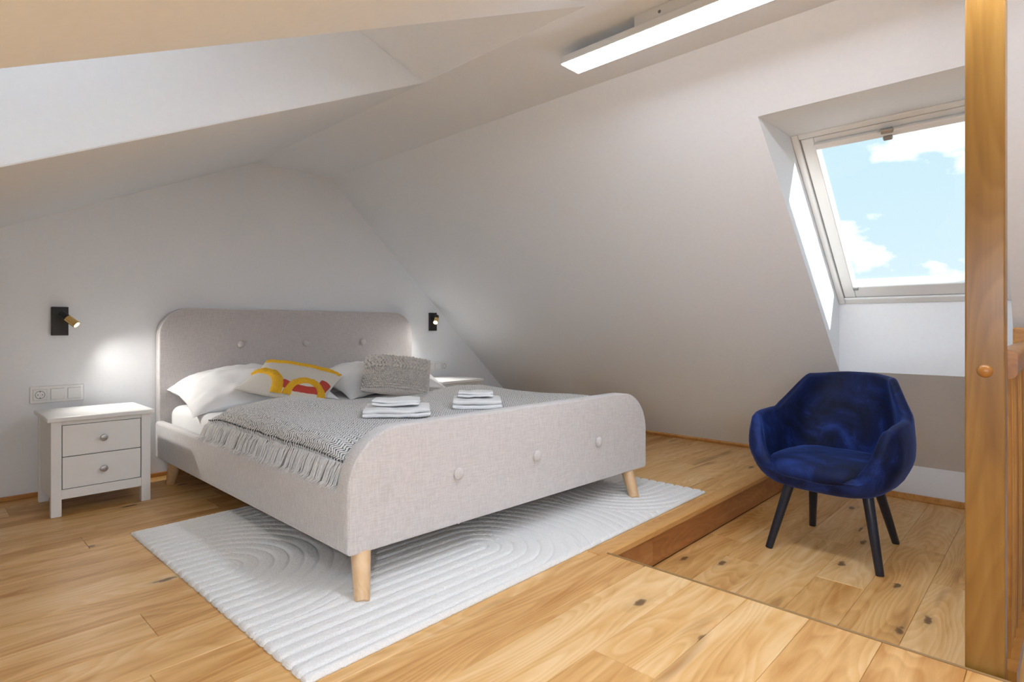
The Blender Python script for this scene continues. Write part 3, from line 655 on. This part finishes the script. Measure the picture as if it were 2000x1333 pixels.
# patterned cushion
corn = [Vector(p) for p in ((1.272, 3.344, .656), (1.593, 3.681, .774), (1.95, 3.373, .68), (1.629, 3.037, .563))]
cen = sum(corn, Vector()) / 4; ex = corn[3] - corn[0]; ey = corn[1] - corn[0]
def deeper(p, f): c = Vector((0, 0, 1)); return c + (p - c) * f
DF = 1.10
cen = deeper(cen, DF); cw = .50 * DF
FMc = frame_from(cen, ex, ey)
cb, CP = pillow(cw, cw, .135, .07, 36, .006, 9.0)
cush = tag(cb.xf(FMc).build('patterned_cushion', 'cream', smooth='all', origin=tuple(cen)), 'cream cushion with tufted mustard curves and red shapes', 'cushion')
def ribbon(path, hw, lift, bump, n=60, m=7, seed=0, name='tuft', material='yellow'):
    # path(t)->(u,v), on the cushion's upper face
    def S(u, v):
        u = max(-.995, min(.995, u)); v = max(-.995, min(.995, v)); return CP(u, v, 1)
    b = MB(); top = []; 
    for i in range(n):
        t = i / (n - 1); u, v = path(t); u2, v2 = path(min(1, t + .01)); u1, v1 = path(max(0, t - .01)); du, dv_ = u2 - u1, v2 - v1; L = math.hypot(du, dv_) or 1
        for j in range(m):
            a = (j / (m - 1) - .5) * 2; uu = u - dv_ / L * hw * a; vv = v + du / L * hw * a
            p = S(uu, vv); e = .001
            pu = S(uu + .02, vv) - S(uu - .02, vv); pv = S(uu, vv + .02) - S(uu, vv - .02); nn = pu.cross(pv)
            nn = nn.normalized() if nn.length > 1e-9 else Vector((0, 0, 1))
            if nn.z < 0: nn = -nn
            endf = min(1, 6 * t, 6 * (1 - t)) if bump else 1
            hgt = (lift * (1 - abs(a) ** 3) * (.6 + .4 * endf) + bump * random.uniform(-1, 1)) if 0 < j < m - 1 else -.002
            top.append(p + nn * max(hgt, -.003))
    b.add(top, [(i * m + j, i * m + j + 1, (i + 1) * m + j + 1, (i + 1) * m + j) for i in range(n - 1) for j in range(m - 1)])
    return b.xf(FMc).build(name, material, cush, smooth='all', origin=tuple(cen))
def redpath(t):
    if t < .7: return (-.12 + t / .7 * .92, -.62 - .12 * math.sin(t / .7 * PI))
    a = (t - .7) / .3; return (.80 + .06 * math.sin(a * PI / 2), -.62 + .62 * a)
ribbon(redpath, .155, .004, 0, 60, 7, name='red_print', material='red')
ribbon(lambda t: (-.95 + 1.9 * t, .86 - .02 * math.sin(t * PI)), .10, .020, .003, 80, 8)
ribbon(lambda t: (-.98 + .86 * math.sin(t * PI / 2), -.98 + .90 * math.cos(t * PI / 2)), .135, .022, .003, 70, 9)
ribbon(lambda t: (.52 - .40 * math.cos(t * PI), -.97 + .62 * math.sin(t * PI)), .105, .020, .003, 80, 8)

# knitted cushion
kc = [Vector(p) for p in ((2.246, 3.614, .524), (2.425, 3.824, .723), (2.793, 3.551, .682), (2.614, 3.341, .482))]
kcen = sum(kc, Vector()) / 4; kcen = deeper(kcen, .995) + Vector((0, 0, .030)); FMk = frame_from(kcen, kc[3] - kc[0], (kc[1] - kc[0]) * 1.0)
kb, KP = pillow(.49, .36, .15, .02, 60, .004, 4.0, .42)
kn_c = tag(kb.xf(FMk).build('knit_cushion', 'knit', smooth='all', origin=tuple(kcen)), 'beige chunky looped knit cushion leaning on the pillow', 'cushion')
lp = MB(); rk = random.Random(8)
ico = bmesh.new(); bmesh.ops.create_icosphere(ico, subdivisions=1, radius=1); ico.verts.index_update(); IV = [v.co.copy() for v in ico.verts]; IFs = [[v.index for v in f.verts] for f in ico.faces]; ico.free()
rowsv = [(-.94 + .092 * k, 0) for k in range(11)] + [(.12 + .145 * k, 1) for k in range(7)]
for ri, (v0, big) in enumerate(rowsv):
    nn_ = 19 if big else 32
    for i in range(nn_):
        u0 = min(.985, -.97 + 1.94 * (i + .5 * (ri % 2)) / nn_)
        p = KP(u0, min(.985, v0 + rk.uniform(-.012, .012)), 1); r0 = (.0185 if big else .0098) * rk.uniform(.85, 1.15)
        tw = rk.uniform(-.4, .4) + (.75 if ri % 2 else -.75)
        R_ = Matrix.Rotation(tw, 3, 'Z') @ Matrix.Diagonal((1.15, .58, 1.15))
        lp.add([p + R_ @ (q * r0) + Vector((0, 0, r0 * .45)) for q in IV], IFs)
lo_ = lp.xf(FMk).build('yarn_loops', 'knit', kn_c, smooth='all', origin=tuple(kcen), fix=False); lo_['kind'] = 'stuff'

# towels
def towel(label, pos, rz, w, d, t, layers, tilt=(0, 0)):
    b = MB(); lt = t / layers
    for k in range(layers):
        z0 = k * lt; ww = w * (1 - .015 * k); n = 20; prof = []
        # folded layer: rounded front and back, slightly wavy
        m = 8
        for s in range(m + 1): a = -PI / 2 + PI * s / m; prof.append((-d / 2 + lt / 2 - math.cos(a) * lt / 2, z0 + lt / 2 + math.sin(a) * lt / 2))
        for s in range(m + 1): a = PI / 2 - PI * s / m; prof.append((d / 2 - lt / 2 - .004 * (k % 2) + math.cos(a) * lt / 2, z0 + lt / 2 + math.sin(a) * lt / 2))
        npf = len(prof); vs = []
        for i in range(n):
            x = (i / (n - 1) - .5) * ww; e = 1 - .35 * max(0, abs(i / (n - 1) - .5) * 2 - .9) / .1
            for (py, pz) in prof:
                nz = .006 * fbm(x * 11 + k, py * 9 + pos[0] * 7, k * 2.0, 2)
                vs.append((x + .003 * fbm(py * 12, pz * 30, k), py * (1 + .03 * math.sin(x * 17 + k)), z0 + lt / 2 + (pz - z0 - lt / 2) * e + nz + .006 * abs(x / ww) ** 2))
        fs = [(i * npf + j, i * npf + (j + 1) % npf, (i + 1) * npf + (j + 1) % npf, (i + 1) * npf + j) for i in range(n - 1) for j in range(npf)] + [tuple(range(npf)), tuple((n - 1) * npf + j for j in reversed(range(npf)))]
        b.add(vs, fs)
    mt = Matrix.Translation(pos) @ Matrix.Rotation(rz, 4, 'Z') @ Matrix.Rotation(tilt[0], 4, 'X') @ Matrix.Rotation(tilt[1], 4, 'Y')
    return tag(b.xf(mt).build('folded_towel', 'terry', smooth=True, origin=pos), label, 'towel', 'folded white towels on the throw')
T1 = (1.745, 2.475); T2 = (2.245, 2.415)
zt = max(top_z(T1[0] + a, T1[1] + c) for a in (-.12, 0, .12) for c in (-.12, 0, .12)) + .001
towel('larger white towel beneath a small one, nearer the fringed side', (*T1, zt), math.radians(-37), .33, .27, .040, 2)
towel('small folded white towel on top of the towel nearer the fringe', (T1[0] + .01, T1[1] + .02, zt + .048), math.radians(-40), .235, .16, .028, 2)
zt2 = max(top_z(T2[0] + a, T2[1] + c) for a in (-.1, 0, .1) for c in (-.1, 0, .1)) + .001
towel('larger white towel beneath a small one, farther from the fringed side', (*T2, zt2), math.radians(-42), .27, .25, .048, 2)
towel('small folded white towel on top of the towel farther from the fringe', (T2[0] + .02, T2[1] + .03, zt2 + .056), math.radians(-44), .20, .14, .028, 2)

# ------------------------------------------------------------ rug
RW, RD = 2.555, 1.72; rc = Vector((2.035, 2.40, 0)); ra = math.radians(.7)
E1, E2, E3 = (.89, 2.5), (1.775, 1.89), (3.10, 2.02); SP = .0595
def ray_d(px, py, e, sgn):
    dx = (px - e[0]) * sgn
    return abs(py - e[1]) if dx < 0 else math.hypot(px - e[0], py - e[1])
def rug_h(px, py):
    d1 = ray_d(px, py, E1, 1); d3 = ray_d(px, py, E3, -1)
    if d1 < SP * 10.5: d = d1
    elif d3 < SP * 9.5: d = d3
    else: d = ray_d(px, py, E2, 1)
    return d
def rug():
    nx, ny = 540, 372; vs = []; ca, sa = math.cos(ra), math.sin(ra)
    for j in range(ny):
        for i in range(nx):
            lx = (i / (nx - 1) - .5) * RW; ly = (j / (ny - 1) - .5) * RD
            px = rc.x + lx * ca - ly * sa; py = rc.y + lx * sa + ly * ca
            ph = (rug_h(px, py) / SP + .5) % 1.0; rid = min(1.0, abs(math.sin(PI * ph)) * 1.75) ** .7
            # scalloped ends
            ex = min(lx + RW / 2, RW / 2 - lx); ey_ = min(ly + RD / 2, RD / 2 - ly)
            h = .0075 + .0095 * rid + .0015 * math.sin(PI * ph) + .0026 * mnoise.noise(Vector((px * 85, py * 85, 0))) * (.4 + .6 * rid)
            if ex < .02: px += (.007 * (1 - rid)) * (1 if lx < 0 else -1) * (1 - ex / .02)
            ed = min(ex, ey_)
            if ed < .012: h *= (.25 + .75 * math.sqrt(ed / .012))
            if ed < .012: px += .002 * mnoise.noise(Vector((px * 60, py * 60, 5))); py += .002 * mnoise.noise(Vector((px * 60, py * 60, 9)))
            vs.append((px, py, h))
    fs = [(j * nx + i, j * nx + i + 1, (j + 1) * nx + i + 1, (j + 1) * nx + i) for j in range(ny - 1) for i in range(nx - 1)]
    bd = [i for i in range(nx)] + [j * nx + nx - 1 for j in range(1, ny)] + [(ny - 1) * nx + i for i in range(nx - 2, -1, -1)] + [j * nx for j in range(ny - 2, 0, -1)]
    n0 = len(vs); vs += [(vs[k][0], vs[k][1], .0005) for k in bd]; nb = len(bd)
    fs += [(bd[(k + 1) % nb], bd[k], n0 + k, n0 + (k + 1) % nb) for k in range(nb)] + [tuple(n0 + k for k in reversed(range(nb)))]
    return MB().add(vs, fs)
tag(rug().build('rug', 'rug', smooth='all', origin=(rc.x, rc.y, 0), fix=False), 'ivory rug with carved arches lying under the bed', 'rug')

# ------------------------------------------------------------ blue armchair
ch = thing('armchair', 'royal blue velvet tub armchair with dark legs below the skylight', 'chair', (3.47, .89, ZL))
CX, CY = 3.31, .888
def sgnp(v, p): return math.copysign(abs(v) ** p, v)
def top_of(th):                       # th 0 = middle of the back
    a = abs(math.degrees(th))
    z = .742 - .012 * sst(0, 45, a)
    z -= .190 * sst(50, 77, a)
    z -= .030 * sst(78, 115, a)
    z -= .285 * sst(110, 158, a) ** .9
    return z
def shell(th, z, sc_=1.0):
    f = (z + .0 - .20) / .53
    back = .375 + .135 * f; front = .185 + .02 * math.sin(min(1, max(0, f * 1.6)) * PI)
    ay = .315 + .060 * sst(.16, .36, z) - .012 * sst(.40, .54, z) - .100 * max(0, (z - .54) / .2)
    n = 2.7 if abs(th) < PI / 2 else 2.9
    cx_, sy_ = sgnp(math.cos(th), 2 / n), sgnp(math.sin(th), 2 / n)
    return Vector((CX + cx_ * (back if cx_ > 0 else front) * sc_, CY + sy_ * ay * sc_, z))
def shell_mesh():
    nt_ = 128; prof_n = 34; ZB = .158; b = MB(); secs = []
    for i in range(nt_):
        th = -PI + 2 * PI * i / nt_; zt_ = top_of(th); s = []
        s.append(shell(th, ZB, .02)); s.append(shell(th, ZB, .45)); s.append(shell(th, ZB + .002, .66))
        for q, scq in ((.012, .78), (.030, .88), (.055, .95)):
            zz = ZB + min(q, (zt_ - ZB) * q / .08 if zt_ - ZB < .08 else q); s.append(shell(th, zz, scq))
        thick = .052
        z0 = ZB + .085; z1 = max(z0 + .004, zt_ - thick / 2)
        for k in range(9): s.append(shell(th, z0 + (z1 - z0) * k / 8, .985 + .015 * math.sin(PI * k / 8)))
        top_p = shell(th, z1, .985); rad_ = math.hypot(top_p.x - CX, top_p.y - CY); 
        for k in range(1, 8):
            a = PI * k / 8; off_ = thick / 2 * (1 - math.cos(a)); zz = z1 + thick / 2 * math.sin(a)
            s.append(Vector((top_p.x + (CX - top_p.x) * off_ / rad_, top_p.y + (CY - top_p.y) * off_ / rad_, zz)))
        zi1 = .225
        for k in range(8):
            zz = z1 + (min(zi1, z1 - .004) - z1) * k / 7; p = shell(th, zz, .985); r_ = math.hypot(p.x - CX, p.y - CY)
            tk = thick * (1 + .5 * math.sin(PI * k / 7))
            s.append(Vector((p.x + (CX - p.x) * tk / r_, p.y + (CY - p.y) * tk / r_, zz)))
        s.append(Vector((CX + (s[-1].x - CX) * .5, CY + (s[-1].y - CY) * .5, zi1 - .005))); s.append(Vector((CX, CY, zi1 - .005)))
        secs.append(s)
    m = len(secs[0]); return b.grid(lambda i, j: secs[i][j], nt_, m, wrap=True)
CR = Matrix.Translation((3.45, CY, 0)) @ Matrix.Rotation(math.radians(-7.0), 4, 'Z') @ Matrix.Translation((-3.45, -CY, 0))
sh = shell_mesh().xf(CR).build('shell', 'velvet', ch, smooth='all', origin=(CX, CY, ZL))
def seat_cushion():
    n = 96; secs = []
    for i in range(n):
        th = 2 * PI * i / n; c, s_ = sgnp(math.cos(th), 2 / 3.2), sgnp(math.sin(th), 2 / 3.2); r = []
        fr_ = max(0, -c)
        for (k, z) in ((.05, .222), (.80, .222), (.93, .228), (.985, .245), (1, .268), (.985, .290), (.94, .306), (.85, .317), (.6, .325), (.3, .328), (.01, .329)):
            hx = .245 if c > 0 else .318 + .012 * (1 - abs(s_))
            zz = z + (.004 * fbm(c * k * 2, s_ * k * 2, 1.0)) - .02 * (1 if z > .24 else .4) * max(0, -c * k - .55)
            r.append(Vector((3.425 + c * hx * k, CY + s_ * .272 * k * (1 - .05 * max(0, c)), zz)))
        secs.append(r)
    return MB().grid(lambda i, j: secs[i][j], n, len(secs[0]), wrap=True)
seat_cushion().xf(CR).build('seat_cushion', 'velvet', ch, smooth='all', origin=(3.42, CY, .23))
for bt, tp in (((3.212, 1.148, ZL), (3.285, 1.062, .17)), ((3.210, .632, ZL), (3.285, .700, .17)), ((3.750, 1.086, ZL), (3.610, 1.040, .17)), ((3.755, .664, ZL), (3.610, .730, .17))):
    d = (Vector(tp) - Vector(bt)).normalized(); L = (Vector(tp) - Vector(bt)).length
    MB().lathe([(.017, 0), (.0185, .003), (.026, L)], bt, d, 20).build('leg', 'chairleg', ch, smooth=True, origin=bt)

# ------------------------------------------------------------ balustrade
rl = thing('stair_balustrade', 'golden pine balustrade with tall post and turned balusters', 'railing', (2.2, .165, ZL))
PX0, PX1, PY0, PY1 = 2.163, 2.253, .119, .2105
po = MB().box(PX0, PX1, PY0, PY1, ZL, ZF, .004).build('post', 'postwood', rl, origin=(2.2, .165, 1)); po['label'] = 'tall square pine post reaching the ceiling'
MB().lathe([(.0185, -.002), (.0185, .004), (.016, .010), (.009, .014), (0, .0155)], (PX0, .164, .872), (-1, 0, 0), 20).build('peg', 'railwood', po, smooth=True, origin=(PX0, .164, .872))
yr = .128
b = MB(); prof = []
for cx_, cz_, a0 in ((yr - .012, .866, PI), (yr + .012, .866, 1.5 * PI), (yr + .012, .912, 0), (yr - .012, .912, .5 * PI)):
    prof += [(cx_ + .02 * math.cos(a0 + .5 * PI * k / 4), cz_ + .02 * math.sin(a0 + .5 * PI * k / 4)) for k in range(5)]
b.prism(prof, PX1 - .002, 3.598, 'x'); b.build('handrail', 'railwood', rl, smooth=True, origin=(3.0, yr, .89))
zb_ = lambda x: -.02 - .115 * (x - 2.25)
b = MB(); b.add([(x, y_, zb_(x) + dz) for x in (PX1 - .002, 3.62) for y_, dz in ((yr - .03, -.05), (yr + .03, -.05), (yr + .03, .004), (yr - .03, .004))], [(0, 1, 2, 3), (7, 6, 5, 4)] + [(i, i + 4, (i + 1) % 4 + 4, (i + 1) % 4) for i in range(4)])
b.build('bottom_rail', 'railwood', rl, origin=(3.0, yr, 0))
for k in range(11):
    x = 2.37 + k * .12; h0 = zb_(x)
    if x > 3.6: break
    MB().lathe([(.011, 0), (.0135, .04), (.0155, .3), (.0155, .55), (.0135, .80), (.011, .848 - h0)], (x, yr, h0), (0, 0, 1), 12).build('baluster', 'balwood', rl, smooth=True, origin=(x, yr, h0))
b = MB(); b.box(3.60, 3.72, -.95, .172, .90, .998, .008)
tag(b.build('wooden_ledge', 'railwood', origin=(3.66, -.4, .95)), 'reddish pine ledge on the slope behind the balustrade handrail', 'ledge')
MB().box(3.61, 3.70, .09, .17, ZL, .897, .004).build('end_post', 'railwood', rl, origin=(3.66, .13, .4))

for o in bpy.data.objects:
    if '_o' in o: del o['_o']
